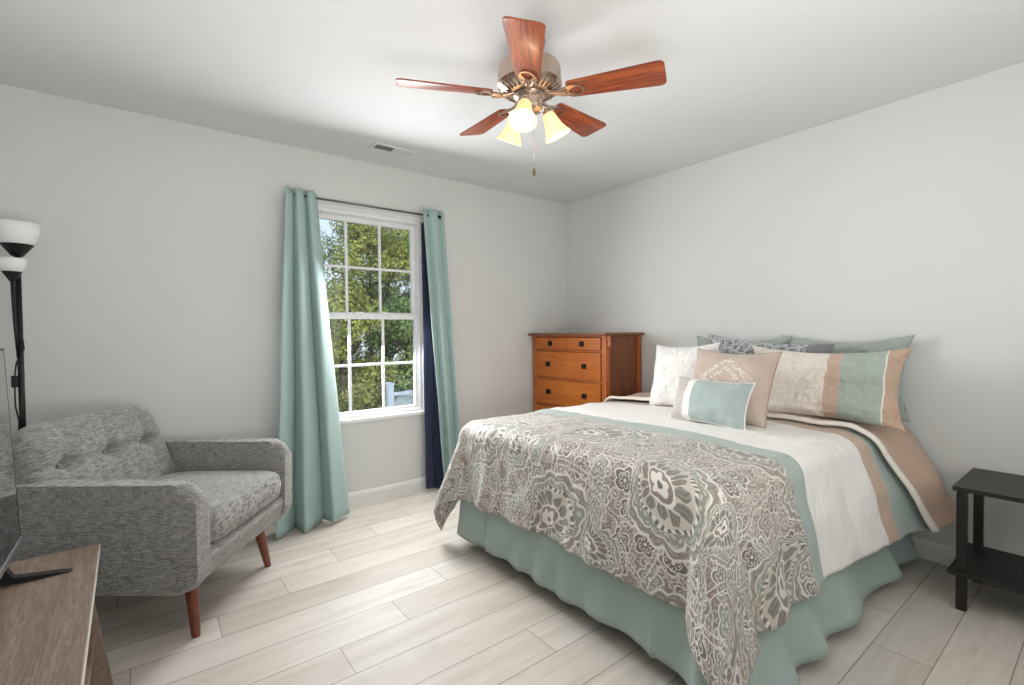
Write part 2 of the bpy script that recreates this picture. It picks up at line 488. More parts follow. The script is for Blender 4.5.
def comforter_material():
    t = NT('paisley_comforter')
    uv = t.new('ShaderNodeUVMap'); uv.uv_map = 'cloth'
    u, v, _ = t.sep(uv.outputs[0])
    wv = t.noise(uv.outputs[0], 7, 2); wv2 = t.noise(t.mapv(uv.outputs[0], loc=(5.3, 2.1, 0)), 7, 2)
    a = u + (wv - .5) * .05; b = v + (wv2 - .5) * .05
    def line(x, w, s=.0012): return 1.0 - t.step(x.abs(), w, w + s)
    ground = srgb(138, 126, 117); pale = srgb(220, 216, 209); mid = srgb(196, 190, 180); dark = srgb(112, 104, 97); green = srgb(146, 147, 136)
    # -- fine dots on the ground
    vd = t.voro(t.comb(a, b), 95); dots = 1.0 - t.step(X(t, vd.outputs['Distance']), .22, .42)
    col = t.mix(dots * .5, ground, pale)
    # -- mid flowers
    vf = t.voro(t.comb(a, b), 8.5, rand=.8); px, py, _z = t.sep(vf.outputs['Position'])
    lx = a - px; ly = b - py
    r = (lx * lx + ly * ly).sqrt(); th = ly.atan2(lx)
    rnd = t.white(vf.outputs['Position'])
    petals = (th * 2.5 + rnd * 6.0).sin().abs()
    Rf = .034 + petals * .017
    inside = 1.0 - t.step(r - Rf, -.001, .001)
    col = t.mix(inside * .9, col, t.mix(t.step(rnd, .35, .65), dark, green))
    col = t.mix(line(r - Rf, .0026), col, pale)
    col = t.mix(line(r - Rf * .62, .0011), col, pale)
    rdots = t.step((th * 9.0).sin(), .2, .6) * line(r - Rf * .42, .0035)
    col = t.mix(rdots * .8, col, pale)
    col = t.mix(1.0 - t.step(r, .0055, .008), col, pale)
    # -- scrolling vines between the flowers
    ve = t.voro(t.comb(a + .31, b + .17), 6.0, 'DISTANCE_TO_EDGE'); de = X(t, ve.outputs['Distance'])
    col = t.mix(line(de - .06, .010, .006), col, pale)
    vs = t.voro(t.comb(a, b), 21, rand=.9); rs = X(t, vs.outputs['Distance'])
    out_fl = t.step(r - Rf, .004, .007)
    col = t.mix(line(rs - .36, .055, .03) * out_fl * .6, col, pale)
    col = t.mix((1.0 - t.step(rs, .08, .16)) * out_fl * .7, col, pale)
    # -- large paisleys on a brick lattice
    def motif(col, ou, ov, pu, pv, size, seed):
        a = u + (wv - .5) * .11; b = v + (wv2 - .5) * .11
        qb = (b - ov) / pv; rowi = qb.floor(); fb = qb.fract() - .5
        qa = (a - ou) / pu + (rowi * .5); ci = qa.floor(); fa = qa.fract() - .5
        flip = (t.white(t.comb(rowi + seed, ci + seed * 2.0)).gt(.5) * 2.0 - 1.0)
        x0 = fa * pu * flip; y0 = fb * pv
        ca, sa = math.cos(.55), math.sin(.55)
        x = x0 * ca - y0 * sa; y = x0 * sa + y0 * ca
        xb = (x - y.mx(0.0) * y.mx(0.0) * 2.6 / size * .35) / size; yn = y / size
        nar = 1.0 + yn.mx(0.0) * 1.3
        d = ((xb * nar) * (xb * nar) + (yn * .66) * (yn * .66)).sqrt()
        ang = yn.atan2(xb)
        lob = (ang * 8.0).sin().abs() * .07
        dl = d - lob
        reg = 1.0 - t.step(dl, .92, .94)
        c = t.mix(t.step((ang * 26.0).sin() * (dl * 60.0).sin(), .0, .5) * .55, green, pale)       # lobed outer band
        c = t.mix(t.step(dl, .70, .75) * .55, c, ground)
        c = t.mix(line(dl - .91, .022, .012), c, pale)
        c = t.mix(line(dl - .74, .012, .01), c, pale)
        inn = 1.0 - t.step(d, .62, .635)
        rope = t.step((ang * 34.0).sin(), -.2, .2)
        c2 = t.mix(rope, dark, pale)
        c = t.mix(inn, c, c2)
        c = t.mix(1.0 - t.step(d, .56, .57), c, mid)
        # leaf petals round the drop
        lf = ((ang * 7.0).sin()).abs()
        leaf = t.step(lf - ((d - .38).abs() * 5.0), .12, .20) * (1.0 - t.step(d, .50, .52)) * t.step(d, .26, .28)
        c = t.mix(leaf, c, t.mix(t.step((ang * 42.0).sin(), -.2, .6) * .6, srgb(122, 116, 107), green))
        c = t.mix((1.0 - t.step(d, .25, .26)), c, ground)
        c = t.mix(line(d - .25, .014, .01), c, pale)
        core = 1.0 - t.step(d - ((ang * 2.5).sin().abs() * .07), .11, .125)
        c = t.mix(core, c, pale)
        c = t.mix(1.0 - t.step(d, .05, .065), c, dark)
        return t.mix(reg, col, c)
    col = motif(col, -2.13, -2.62, .58, .56, .195, 3.0)
    col = motif(col, -1.85, -2.34, .58, .56, .100, 8.0)
    # slightly warmer and greyer clouds of dye
    tone = t.noise(uv.outputs[0], 2.2, 2)
    col = t.mix(t.step(tone, .45, .75) * .16, col, srgb(176, 150, 132))
    # -- plain bands towards the head
    w1 = u + (t.noise(uv.outputs[0], 4, 1) - .5) * .012
    sage = srgb(162, 177, 171); white = srgb(241, 238, 234); tan = srgb(199, 174, 154); sage2 = srgb(166, 181, 176)
    col = t.mix(t.step(w1, -1.312, -1.308), col, sage)
    col = t.mix(t.step(w1, -1.192, -1.188), col, white)
    col = t.mix(t.step(w1, -.642, -.638), col, tan)
    col = t.mix(t.step(w1, -.542, -.538), col, sage2)
    t.set(col=col, rough=.58, sheen=.3, spec=.4)
    quilt = t.noise(t.mapv(uv.outputs[0], scale=(1.0, .45, 1)), 26, 2)
    puck = t.noise(t.mapv(uv.outputs[0], scale=(.5, 1, 1), rot=(0, 0, .5)), 20, 3)
    zone = t.step(u, -1.31, -1.18)
    t.bump(puck * (1.0 - zone * .55) + quilt * zone * .8, .55, .02)
    return t.m
m_comf = comforter_material()
A0, A1, B0, B1 = -2.225, -.16, -3.00, -.555
comf = cloth_grid('comforter', lambda s, q: drape(A0 + (A1 - A0) * s, B0 + (B1 - B0) * q), 170, 200, m_comf, None, .012,
                  lambda s, q: (A0 + (A1 - A0) * s, B0 + (B1 - B0) * q))
tag(comf, 'taupe paisley comforter with sage, white and tan bands spread over the bed', 'comforter')

def flap_material():
    t = NT('tan_turned_back_edge'); uv = t.new('ShaderNodeUVMap'); uv.uv_map = 'cloth'
    u, v, _ = t.sep(uv.outputs[0])
    n = t.noise(uv.outputs[0], 9, 3)
    tan = t.mix(n, srgb(186, 154, 131), srgb(206, 178, 157))
    t.set(col=t.mix(t.step(u, .10, .115), srgb(240, 234, 224), tan), rough=.8, sheen=.25)
    t.bump(t.noise(t.mapv(uv.outputs[0], scale=(6, 1, 1)), 5, 3), .4, .02)
    return t.m
def flap_fn(s, q):
    b = -2.99 + (2.99 - .75) * q
    h = max(0, min(1, (-2.40 - b) / .59))
    a0 = -.57 + .21 * h ** 1.2; a1 = -.03
    a = a0 + (a1 - a0) * s
    edge = max(0, 1 - s / .12)
    p = drape(a, b, .022 + .020 * edge * (1 - edge) * 4 * .6 + .006 * math.sin(s * 9 + b * 4))
    p.y -= .035 * h
    p.y += .012 * math.sin(s * 7 + 1) * h
    if h > .8: p.z += .10 * (h - .8) / .2 * s
    return p
obj_flap = cloth_grid('turned_back_edge', flap_fn, 30, 150, flap_material(), comf, .010, lambda s, q: (s, q))

# ------------------------------------------------------------------ pillows
def pillow_mesh(w, h, t, n=36, sag=.07, seed=0, wr=.012):
    bm = bmesh.new(); sides = []
    for sgn in (-1, 1):
        g = []
        for i in range(n + 1):
            rowv = []
            for j in range(n + 1):
                u = math.sin((i / n - .5) * PI); v = math.sin((j / n - .5) * PI)
                x = w / 2 * u * (1 - sag * (1 - v * v)); z = h / 2 * v * (1 - sag * 1.1 * (1 - u * u))
                z -= .03 * h * (1 - u * u) * (1 if v > 0 else 0) * v
                bulge = ((1 - u ** 4) * (1 - v ** 4)) ** .62
                y = sgn * t / 2 * bulge
                edge = max(0, 1 - bulge)
                wrk = wr * bulge ** .5 * (fbm((u * 1.4 + seed, v * 1.4, sgn * 3 + seed), 1.5, 3) + .5 * math.sin((u * v) * 9 + seed))
                y += sgn * (wrk * .9 + wr * .45 * bulge ** .5 * mnoise.noise(Vector((u * 2.2 + v * 3.5 + seed, v * 6.5 - u * 2, seed))))
                rowv.append((x, y, z))
            g.append(rowv)
        sides.append(g)
    def mk(p): return bm.verts.new(p)
    f0 = [[mk(p) for p in r] for r in sides[0]]
    f1 = [[f0[i][j] if i in (0, n) or j in (0, n) else mk(sides[1][i][j]) for j in range(n + 1)] for i in range(n + 1)]
    for g in (f0, f1):
        for i in range(n):
            for j in range(n): bm.faces.new((g[i][j], g[i + 1][j], g[i + 1][j + 1], g[i][j + 1]))
    rim = [f0[i][0].co.copy() for i in range(n)] + [f0[n][j].co.copy() for j in range(n)] + [f0[n - i][n].co.copy() for i in range(n)] + [f0[0][n - j].co.copy() for j in range(n)]
    return bm, rim

def pillow(label, w, h, t, loc, tilt, mat, rz=0, roll=0, piping=None, seed=0, sag=.07, wr=.012, name='pillow', cat='pillow'):
    bm, rim = pillow_mesh(w, h, t, seed=seed, sag=sag, wr=wr)
    o = obj(name, bm, mat, None, True)
    o.rotation_euler = (Matrix.Rotation(-PI / 2 + rz, 3, 'Z') @ Matrix.Rotation(-tilt, 3, 'X') @ Matrix.Rotation(roll, 3, 'Y')).to_euler()
    o.location = (loc[0], loc[1], loc[2] + h / 2 * math.cos(tilt) * .985)
    tag(o, label, cat, 'pillows piled at the head of the bed')
    if piping:
        bmp = bmesh.new(); tube(bmp, rim + [rim[0]], .0042, 6, False)
        obj('piping', bmp, piping, o, True)
    return o

def stripes(name, cuts, cols, quilt=None, rough=.8, wr=.35, slant=0.0):
    t = NT(name); c = t.coords(); x, y, z = t.sep(c)
    xx = x + z * slant
    col = cols[0]
    for k, cc in zip(cuts, cols[1:]): col = t.mix(t.step(xx, k - .0015, k + .0015), col, cc)
    n = t.noise(t.mapv(c, scale=(1, .5, 2.2), rot=(0, .5, 0)), 9, 3)
    t.set(col=t.mix(t.step(n, .3, .7) * .05, col, (0.25, .22, .2, 1)), rough=rough, sheen=.3, spec=.25)
    t.bump(n + t.noise(t.mapv(c, scale=(1.6, 1, .8), rot=(0, -.6, 0)), 17, 3) * .7 + t.noise(c, 60, 2) * .15, wr * 1.3, .035)
    return t.m

def dark_damask():
    t = NT('grey_scroll_sham'); c = t.coords(); x, y, z = t.sep(c)
    vv = t.voro(t.comb(x, z), 16, 'DISTANCE_TO_EDGE'); d = X(t, vv.outputs['Distance'])
    v2 = t.voro(t.comb(x, z), 34); e = X(t, v2.outputs['Distance'])
    f = (1.0 - t.step(d, .05, .10)).mx(1.0 - t.step((e - .3).abs(), .06, .12))
    col = t.mix(f, srgb(120, 124, 126), srgb(186, 190, 190))
    col = t.mix(t.step(x, .25, .255), col, srgb(118, 122, 124))
    t.set(col=col, rough=.8, sheen=.3); t.bump(t.noise(c, 12, 3), .3, .02)
    return t.m

def beige_emb():
    t = NT('beige_embroidered'); c = t.coords(); x, y, z = t.sep(c)
    xx = x + .0; zz = z - .02
    r = (xx * xx + zz * zz).sqrt(); a = zz.atan2(xx)
    dia = xx.abs() * .8 + zz.abs()
    band = (1.0 - t.step((dia - .105).abs(), .016, .02)).mx(1.0 - t.step((dia - .055).abs(), .012, .016))
    vv = t.voro(t.comb(x, z), 70); d = X(t, vv.outputs['Distance'])
    emb = band * (1.0 - t.step(d, .38, .55))
    n = t.noise(c, 9, 3)
    base = t.mix(n, srgb(184, 165, 152), srgb(202, 184, 171))
    t.set(col=t.mix(emb * .55, base, srgb(236, 231, 224)), rough=.8, sheen=.3)
    t.bump(n + emb * .35, .3, .02)
    return t.m

m_sage = cloth('sage_cotton', srgb(168, 178, 171), wr=.9, scale=14)
m_cord = plain('cream_cord', srgb(240, 237, 230), .7)
m_whiteq = stripes('white_quilted', [], [srgb(238, 236, 233)], wr=.45)
m_teal_p = stripes('teal_striped', [-.115, -.075], [srgb(196, 190, 186), srgb(240, 238, 234), srgb(170, 184, 182)], wr=.3)
m_sham = stripes('striped_sham', [.045, .112, .112, .288, .294], [srgb(232, 224, 213), srgb(200, 174, 158), srgb(200, 174, 158), srgb(172, 184, 173), srgb(238, 234, 222), srgb(198, 170, 149)], wr=.6)
ZB = .732
pillow('sage green pillow at far back, its corner rising behind the white pillow', .66, .46, .12, (-.10, -1.74, ZB), .16, m_sage, seed=1, wr=.026, sag=.15)
pillow('sage green pillow leaning on the wall behind the striped sham', .66, .46, .12, (-.095, -2.33, ZB), .16, m_sage, seed=5, wr=.034, sag=.14)
pillow('grey scroll-patterned sham tucked between the beige pillow and the wall pillows', .76, .445, .09, (-.258, -1.95, ZB), .22, dark_damask(), seed=9, roll=.075)
pillow('striped sham in cream, tan and sage nearest the nightstand', .76, .41, .16, (-.375, -2.325, ZB), .30, m_sham, seed=12, wr=.032, rz=.03, sag=.12)
pillow('square white quilted pillow at the dresser end of the pile', .46, .42, .15, (-.565, -1.625, ZB), .26, m_whiteq, seed=15, rz=-.05, roll=-.05)
pillow('square beige pillow with white embroidery, behind the small teal one', .46, .41, .15, (-.735, -2.015, ZB), .42, beige_emb(), seed=18, rz=.02, piping=plain('beige_cord', srgb(176, 152, 138), .7), roll=.02)
pillow('small oblong teal pillow with white band and cord at the front of the pile', .42, .245, .13, (-.905, -2.00, ZB), .38, m_teal_p, seed=21, rz=.02, piping=m_cord, sag=.08, roll=.03)

# ------------------------------------------------------------------ dresser
m_oak = wood('honey_oak', srgb(168, 84, 10), srgb(214, 130, 32), axis=1, rough=.38, coat=.25, grain=.5, scale=.6)
m_oakv = wood('honey_oak_upright', srgb(160, 82, 30), srgb(206, 118, 54), axis=2, rough=.4, coat=.25, grain=.6, scale=.7)
m_oakd = wood('brown_oak_panel', srgb(112, 62, 36), srgb(150, 88, 50), axis=2, rough=.45, coat=.2, grain=.6, scale=.6)
m_gap = plain('dark_recess_wood', srgb(58, 30, 16), .7)
m_iron = plain('dark_bronze', srgb(46, 42, 40), .4, .7)
dr = thing('dresser', 'honey oak chest of drawers with dark square pulls in the corner', 'dresser', (-.235, -.46, 0))
def D(bm, x0, x1, y0, y1, z0, z1, bev=.002): return box(bm, x0 + .235, x1 + .235, y0 + .46, y1 + .46, z0, z1, bev)
obj('top', D(bmesh.new(), -.490, -.018, -.925, -.010, 1.182, 1.204, .004), m_oakd, dr)
bm = bmesh.new()
D(bm, -.425, -.03, -.860, -.055, .10, 1.182)
obj('body', bm, m_gap, dr)
for x in (-.45, -.065):
    for y in (-.894, -.075):
        obj('corner_post', D(bmesh.new(), x, x + .045, y, y + .045, 0, 1.182, .003), m_oakv, dr)
for y, nm in ((-.880, 'side_panel'), (-.054, 'side_panel')):
    bm = bmesh.new(); D(bm, -.405, -.065, y, y + .014, .10, 1.182)
    D(bm, -.405, -.065, y - .006 if y < -.5 else y + .012, y + .002 if y < -.5 else y + .020, .10, .17); 
    obj(nm, bm, m_oakd, dr)
for y in (-.905, -.065): # small corbels under the overhang
    bm = bmesh.new()
    prism(bm, [(-.437 + .235, 1.182), (-.417 + .235, 1.182), (-.417 + .235, 1.09), (-.424 + .235, 1.085), (-.437 + .235, 1.10)], 'y', y + .46 - .014, y + .46 + .014)
    obj('corbel', bm, m_oakv, dr)
bm = bmesh.new()
for z0, z1 in ((1.168, 1.182), (1.049, 1.063), (.806, .821), (.570, .584), (.336, .350), (.09, .104)): D(bm, -.440, -.42, -.849, -.075, z0, z1, .001)
obj('drawer_rail', bm, m_oakv, dr)
def drawer(y0, y1, z0, z1, pulls):
    d = obj('drawer', D(bmesh.new(), -.452, -.425, y0, y1, z0, z1, .003), m_oak, dr)
    for y in pulls:
        zc = (z0 + z1) / 2
        bm = D(bmesh.new(), -.457, -.451, y - .026, y + .026, zc - .021, zc + .021, .002)
        D(bm, -.463, -.456, y - .010, y + .010, zc + .004, zc + .014, .001)
        q = obj('pull', bm, m_iron, d)
        bm = bmesh.new(); pts = [(-.465 + .235 - .004 * math.sin(k / 12 * PI), y + .46 - .016 * math.cos(k / 12 * PI), zc + .008 - .020 * math.sin(k / 12 * PI)) for k in range(13)]
        tube(bm, pts, .0025, 6); obj('ring', bm, m_steel, q, True)
drawer(-.460, -.078, 1.066, 1.165, (-.265,)); drawer(-.838, -.464, 1.066, 1.165, (-.640,))
for z0, z1 in ((.824, 1.046), (.587, .803), (.353, .567), (.107, .333)): drawer(-.838, -.078, z0, z1, (-.235, -.665))

# ------------------------------------------------------------------ nightstand
m_black = wood('black_brown_wood', srgb(22, 18, 16), srgb(40, 33, 29), axis=1, rough=.42, grain=.5)
ns = thing('end_table', 'slim black wooden end table with a low shelf beside the bed', 'nightstand', (-.28, -3.10, 0))
def Nn(x0, x1, y0, y1, z0, z1, bev=.002): return B(x0 + .28, x1 + .28, y0 + 3.10, y1 + 3.10, z0, z1, bev=bev)
obj('tabletop', Nn(-.510, -.075, -3.36, -2.884, .518, .537), m_black, ns)
obj('shelf', Nn(-.505, -.080, -3.355, -2.868, .152, .168), m_black, ns)
for x in (-.492, -.128):
    for y in (-3.345, -2.928): obj('leg', Nn(x, x + .034, y, y + .034, 0, .518, .003), m_black, ns)

# ------------------------------------------------------------------ curtains and rod
m_teal = cloth('teal_curtain', srgb(168, 193, 190), wr=.1, sheen=.2, rough=.7)
m_navy = cloth('navy_curtain', srgb(40, 48, 74), wr=.1, rough=.7)
m_rod = plain('grey_rod', srgb(120, 120, 122), .35, .8)
rod = thing('curtain_rod', 'thin grey metal curtain rod with black ends above the window', 'curtain rod', (-1.95, -.08, 2.105))
bm = bmesh.new(); tube(bm, [(-.48, 0, 0), (.545, 0, 0)], .0075, 12); obj('rod', bm, m_rod, rod, True)
bm = bmesh.new(); tube(bm, [(.455, -.004, 0), (.515, -.004, 0)], [.0125, .0125], 14); lathe(bm, [(0, -.014), (.012, -.010), (.016, 0), (.012, .010), (0, .014)], 14, (.527, -.004, 0)); obj('finial', bm, m_iron, rod, 'auto')
bm = bmesh.new(); tube(bm, [(-.48, 0, 0), (-.515, 0, 0)], .013, 14); obj('finial', bm, m_iron, rod, 'auto')
for x in (-.42, .50):
    bm = B(x - .012, x + .012, .068, .079, -.03, .03, bev=.003); tube(bm, [(x, .072, -.010), (x, 0, -.010)], .006, 8); obj('bracket', bm, m_iron, rod)

def curtain(label, name, mat, top, bot, z0, z1, folds, ytop, ybot, amp0, amp1, seed, grp=None, na=90, nb=48, edge=None):
    """top/bot = (x0, x1) world; y mean from ytop to ybot"""
    bm = bmesh.new(); g = []
    cx, cy = (bot[0] + bot[1]) / 2, ybot
    for i in range(na + 1):
        s = i / na; c = []
        for j in range(nb + 1):
            t = j / nb; e = t ** 1.05
            x0 = top[0] + (bot[0] - top[0]) * e; x1 = top[1] + (bot[1] - top[1]) * e
            if edge: x0 += edge[0] * math.sin(PI * t); x1 += edge[1] * math.sin(PI * t)
            y = ytop + (ybot - ytop) * t ** 1.1
            ph = s * folds * 2 * PI + seed + .5 * math.sin(t * 2.2 + seed)
            am = amp0 + (amp1 - amp0) * t
            yy = y - am * (2 * abs(math.sin(ph / 2)) ** .8 - 1) + .30 * am * math.sin(ph * 1.1 + 1.3 + t) * t
            xx = x0 + (x1 - x0) * s + .35 * am * math.cos(ph)
            xx += .008 * mnoise.noise(Vector((s * 3 + seed, t * 4, 1))) * t; yy += .012 * mnoise.noise(Vector((s * 4, t * 5, seed))) * t
            z = z1 + (z0 - z1) * t + (.006 * math.sin(ph * 2) if j == 0 else 0) + .012 * math.sin(s * 5 + seed) * t ** 6
            c.append(bm.verts.new((xx - cx, min(yy, -.012) - cy, z)))
        g.append(c)
    for a, b in zip(g, g[1:]):
        for j in range(nb): bm.faces.new((a[j], a[j + 1], b[j + 1], b[j]))
    o = obj(name, bm, mat, None, True); o.location = (cx, cy, 0)
    md = o.modifiers.new('thickness', 'SOLIDIFY'); md.thickness = .004
    tag(o, label, 'curtain', grp); return o
curtain('teal curtain gathered at the side of the window beside the armchair', 'curtain', m_teal, (-2.512, -2.335), (-2.635, -2.205), .012, 2.142, 2.45, -.075, -.20, .026, .062, -3.05, 'window curtains')
curtain('teal curtain swept aside over the navy one, at the bed side of the window', 'curtain', m_teal, (-1.568, -1.388), (-1.425, -1.255), .012, 2.150, 1.8, -.085, -.10, .016, .030, -2.2, 'window curtains')
curtain('dark navy curtain hanging behind the teal one', 'curtain', m_navy, (-1.562, -1.44), (-1.562, -1.39), .014, 2.055, 1.5, -.045, -.06, .008, .016, 1.0, 'window curtains')

# ------------------------------------------------------------------ armchair
m_tweed = weave('grey_tweed', srgb(94, 93, 90), srgb(172, 170, 168), scale=1.9)
m_leg = wood('reddish_walnut', srgb(104, 46, 24), srgb(148, 74, 42), axis=2, rough=.35, coat=.3, grain=.5)
ang = math.radians(-37.2)
ch = thing('armchair', 'grey tweed armchair with tufted back and tapered wooden legs', 'armchair', (-2.929, -.818, 0), ang)
def wn_mod(o):
    m = o.modifiers.new('weighted_normal', 'WEIGHTED_NORMAL'); m.weight = 80; m.keep_sharp = False; return o
def smoothbox(name, bm, par, lv=2, mat=None):
    o = obj(name, bm, mat or m_tweed, par, True)
    return o
for sgn in (1, -1):
    prof = rounded_poly([(-.72, .235), (.062, .222), (.084, .30), (.084, .648), (-.66, .655), (-.74, .62)], [.03, .06, .06, .075, .05, .03], 7)
    bm = bmesh.new(); y0, y1 = (.312, .395) if sgn > 0 else (-.395, -.312)
    prism(bm, prof, 'y', y0, y1, bev=.036, seg=5)
    for v in bm.verts:                      # arms lean out a little and narrow forward
        v.co.y += sgn * (.012 * (v.co.z - .2) / .45)
    arm = wn_mod(obj('arm', bm, m_tweed, ch, True))
bm = bmesh.new(); prism(bm, rounded_poly([(-.70, .235), (.050, .228), (.080, .335), (.06, .365), (-.70, .365)], [.02, .04, .02, .02, .02], 5), 'y', -.318, .318, bev=.01)
wn_mod(obj('seat_base', bm, m_tweed, ch, True))
bm = bmesh.new(); prism(bm, rounded_poly([(-.765, .22), (-.66, .22), (-.58, .50), (-.665, .80), (-.755, .80), (-.80, .60)], [.02, .01, .04, .04, .04, .05], 5), 'y', -.33, .33, bev=.02, seg=3)
obj('back_frame', bm, m_tweed, ch, 'auto')

def cushion_grid(w0, w1, h, t, f, n=40, sq=6, be=7, bp=.40):
    """puffy slab: u across, v along h, front side +t/2, fn f(u,v) extra depth on the front"""
    bm = bmesh.new(); fr = []; bk = []
    for i in range(n + 1):
        a = []; b = []
        for j in range(n + 1):
            u = 2 * i / n - 1; v = 2 * j / n - 1
            su = math.sin(u * PI / 2) * .35 + u * .65; sv = math.sin(v * PI / 2) * .35 + v * .65
            hw = w0 + (w1 - w0) * (sv + 1) / 2
            # squircle outline
            m = (abs(su) ** sq + abs(sv) ** sq) ** (1.0 / sq); mm = max(abs(su), abs(sv)); k = mm / m if m > 1e-6 else 1
            x = hw * su * k; z = h / 2 * sv * k
            bul = max(0, (1 - abs(su) ** be) * (1 - abs(sv) ** be)) ** bp
            y = t / 2 * bul
            a.append((x, y + f(su, sv) * bul, z)); b.append((x, -y, z))
        fr.append(a); bk.append(b)
    g0 = [[bm.verts.new(p) for p in r] for r in fr]
    g1 = [[g0[i][j] if i in (0, n) or j in (0, n) else bm.verts.new(bk[i][j]) for j in range(n + 1)] for i in range(n + 1)]
    for g in (g0, g1):
        for i in range(n):
            for j in range(n): bm.faces.new((g[i][j], g[i + 1][j], g[i + 1][j + 1], g[i][j + 1]))
    return bm
# back cushion, tufted with two rows of three buttons
btn = [(x, .16) for x in (-.62, 0, .62)]
def tuft(u, v):
    d = 0
    for bx, bz in btn: d -= .042 * math.exp(-(((u - bx) / .11) ** 2 + ((v - bz) / .13) ** 2))
    d -= .014 * math.exp(-((v - .16) / .06) ** 2)
    for bx in (-.62, 0, .62): d -= .009 * math.exp(-((u - bx) / .05) ** 2)
    return d + .012
bm = cushion_grid(.372, .340, .47, .13, tuft, 60, 7)
bc = obj('back_cushion', bm, m_tweed, ch, True)
lean = .34
bc.rotation_euler = (Matrix.Rotation(-PI / 2, 3, 'Z') @ Matrix.Rotation(lean, 3, 'X')).to_euler()
bc.location = (-.590, -.018, .640)
for bx, bz in btn:
    bm = bmesh.new(); lathe(bm, [(0, .006), (.008, .004), (.011, 0), (.010, -.004)], 12, (.355 * bx, .027, .235 * bz), mat=Matrix.Rotation(-PI / 2, 3, 'X'))
    obj('button', bm, m_tweed, bc, True)
# seat cushion
bm = cushion_grid(.310, .310, .60, .150, lambda u, v: .020 * (1 - u * u) * (1 - v * v), 48, 12, 16, .30)
sc = obj('seat_cushion', bm, m_tweed, ch, True)
sc.rotation_euler = (Matrix.Rotation(-PI / 2, 3, 'Z') @ Matrix.Rotation(PI / 2 , 3, 'X')).to_euler()
sc.rotation_euler = (Matrix(((0, 0, 1), (1, 0, 0), (0, 1, 0)))).to_euler()
sc.location = (-.208, 0, .437)
for sx, sy in ((1, 1), (1, -1), (-1, 1), (-1, -1)):
    bx, by = (.0 if sx > 0 else -.72), sy * .29
    tx, ty = bx - sx * .03, by - sy * .025
    bm = bmesh.new(); tube(bm, [(tx, ty, .215), (tx, ty, .20), (bx, by, .004), (bx, by, 0)], [.026, .026, .016, .015], 16)
    obj('leg', bm, m_leg, ch, 'auto')

# ------------------------------------------------------------------ floor lamp
m_lblack = plain('black_lamp_metal', srgb(20, 20, 21), .4, .2)
def frosted(name, col, em=0.0, ecol=(1, .9, .75, 1)):
    t = NT(name); n = t.noise(t.coords(), 12, 3)
    t.set(col=t.mix(n, tuple(c * .95 for c in col[:3]) + (1,), col), rough=.35, trans=.35, ior=1.2)
    if em: t.set(ecol=t.mix(n, ecol, tuple(c * .8 for c in ecol[:3]) + (1,)), estr=em)
    return t.m
m_bowl = plain('white_plastic_shade', srgb(244, 244, 243), .4)
lp = thing('floor_lamp', 'black torchiere floor lamp with side light behind the armchair', 'lamp', (-3.70, -.20, 0))
bm = lathe(bmesh.new(), [(0, 0), (.115, 0), (.118, .008), (.110, .020), (.03, .030), (.014, .045), (0, .045)], 36); obj('base', bm, m_lblack, lp, 'auto')
bm = tube(bmesh.new(), [(0, 0, .04), (0, 0, 1.60)], .0115, 14); obj('pole', bm, m_lblack, lp, True)
bm = lathe(bmesh.new(), [(0, 1.588), (.020, 1.590), (.026, 1.598), (.056, 1.640), (.058, 1.644), (.052, 1.644), (.02, 1.61), (0, 1.61)], 32); obj('cup', bm, m_lblack, lp, 'auto')
bm = lathe(bmesh.new(), [(.050, 1.640), (.066, 1.665), (.078, 1.700), (.082, 1.742), (.078, 1.744), (.073, 1.702), (.061, 1.668), (.046, 1.644)], 36); obj('bowl_shade', bm, m_bowl, lp, True)
arm = tube(bmesh.new(), [(-.004, -.012, 1.12), (-.010, -.02, 1.25), (-.014, -.022, 1.38), (-.016, -.022, 1.475)], .007, 10)
ar = obj('side_arm', arm, m_lblack, lp, True)
bm = lathe(bmesh.new(), [(0, 1.470), (.010, 1.472), (.014, 1.480), (.033, 1.512), (.034, 1.516), (.028, 1.516), (0, 1.49)], 28, (-.016, -.022, 0)); obj('cup', bm, m_lblack, ar, 'auto')
bm = lathe(bmesh.new(), [(.028, 1.514), (.042, 1.528), (.049, 1.552), (.050, 1.576), (.047, 1.577), (.045, 1.553), (.038, 1.531), (.024, 1.517)], 28, (-.016, -.022, 0)); obj('shade', bm, m_bowl, ar, True)
bm = tube(bmesh.new(), [(-.008, -.014, 1.24), (.012, -.014, 1.20), (.014, -.012, 1.16), (-.012, -.014, 1.10), (-.018, -.014, 1.05), (-.020, -.014, .96), (-.020, -.014, .90), (-.010, -.014, .83), (-.012, -.014, .75), (-.006, -.016, .5), (-.014, -.014, .05)], .0032, 8); co = obj('cord', bm, m_lblack, lp, True)
obj('switch', B(-.031, -.010, -.022, -.006, .985, 1.040, bev=.004), m_lblack, co)

# ------------------------------------------------------------------ TV console and TV
m_stand = wood('greyed_oak', srgb(126, 107, 94), srgb(170, 151, 137), axis=1, rough=.5, scale=2.2, grain=.7)
m_stand_e = wood('greyed_oak_edge', srgb(150, 134, 120), srgb(190, 174, 160), axis=1, rough=.5)
st = thing('tv_console', 'grey brown wood grain media console under the television', 'console', (-3.60, -1.90, 0), math.radians(1.2))
obj('top', B(-.235, .232, -.72, .722, .476, .5, bev=.002), m_stand, st)
obj('edge_band', B(.232, .234, -.72, .722, .4765, .4995), plain('pale_edge_band', srgb(214, 206, 196), .5), st)
for y in (.66, -.66):
    bm = bmesh.new(); prism(bm, [(-.20, .476), (.195, .476), (.262, 0), (.205, 0), (.15, .40), (-.15, .40), (-.225, 0), (-.28, 0)][::-1], 'y', y - .02, y + .02)
    obj('end_frame', bm, m_stand, st)
obj('shelf', B(-.215, .215, -.64, .64, .20, .222, bev=.002), m_stand, st)
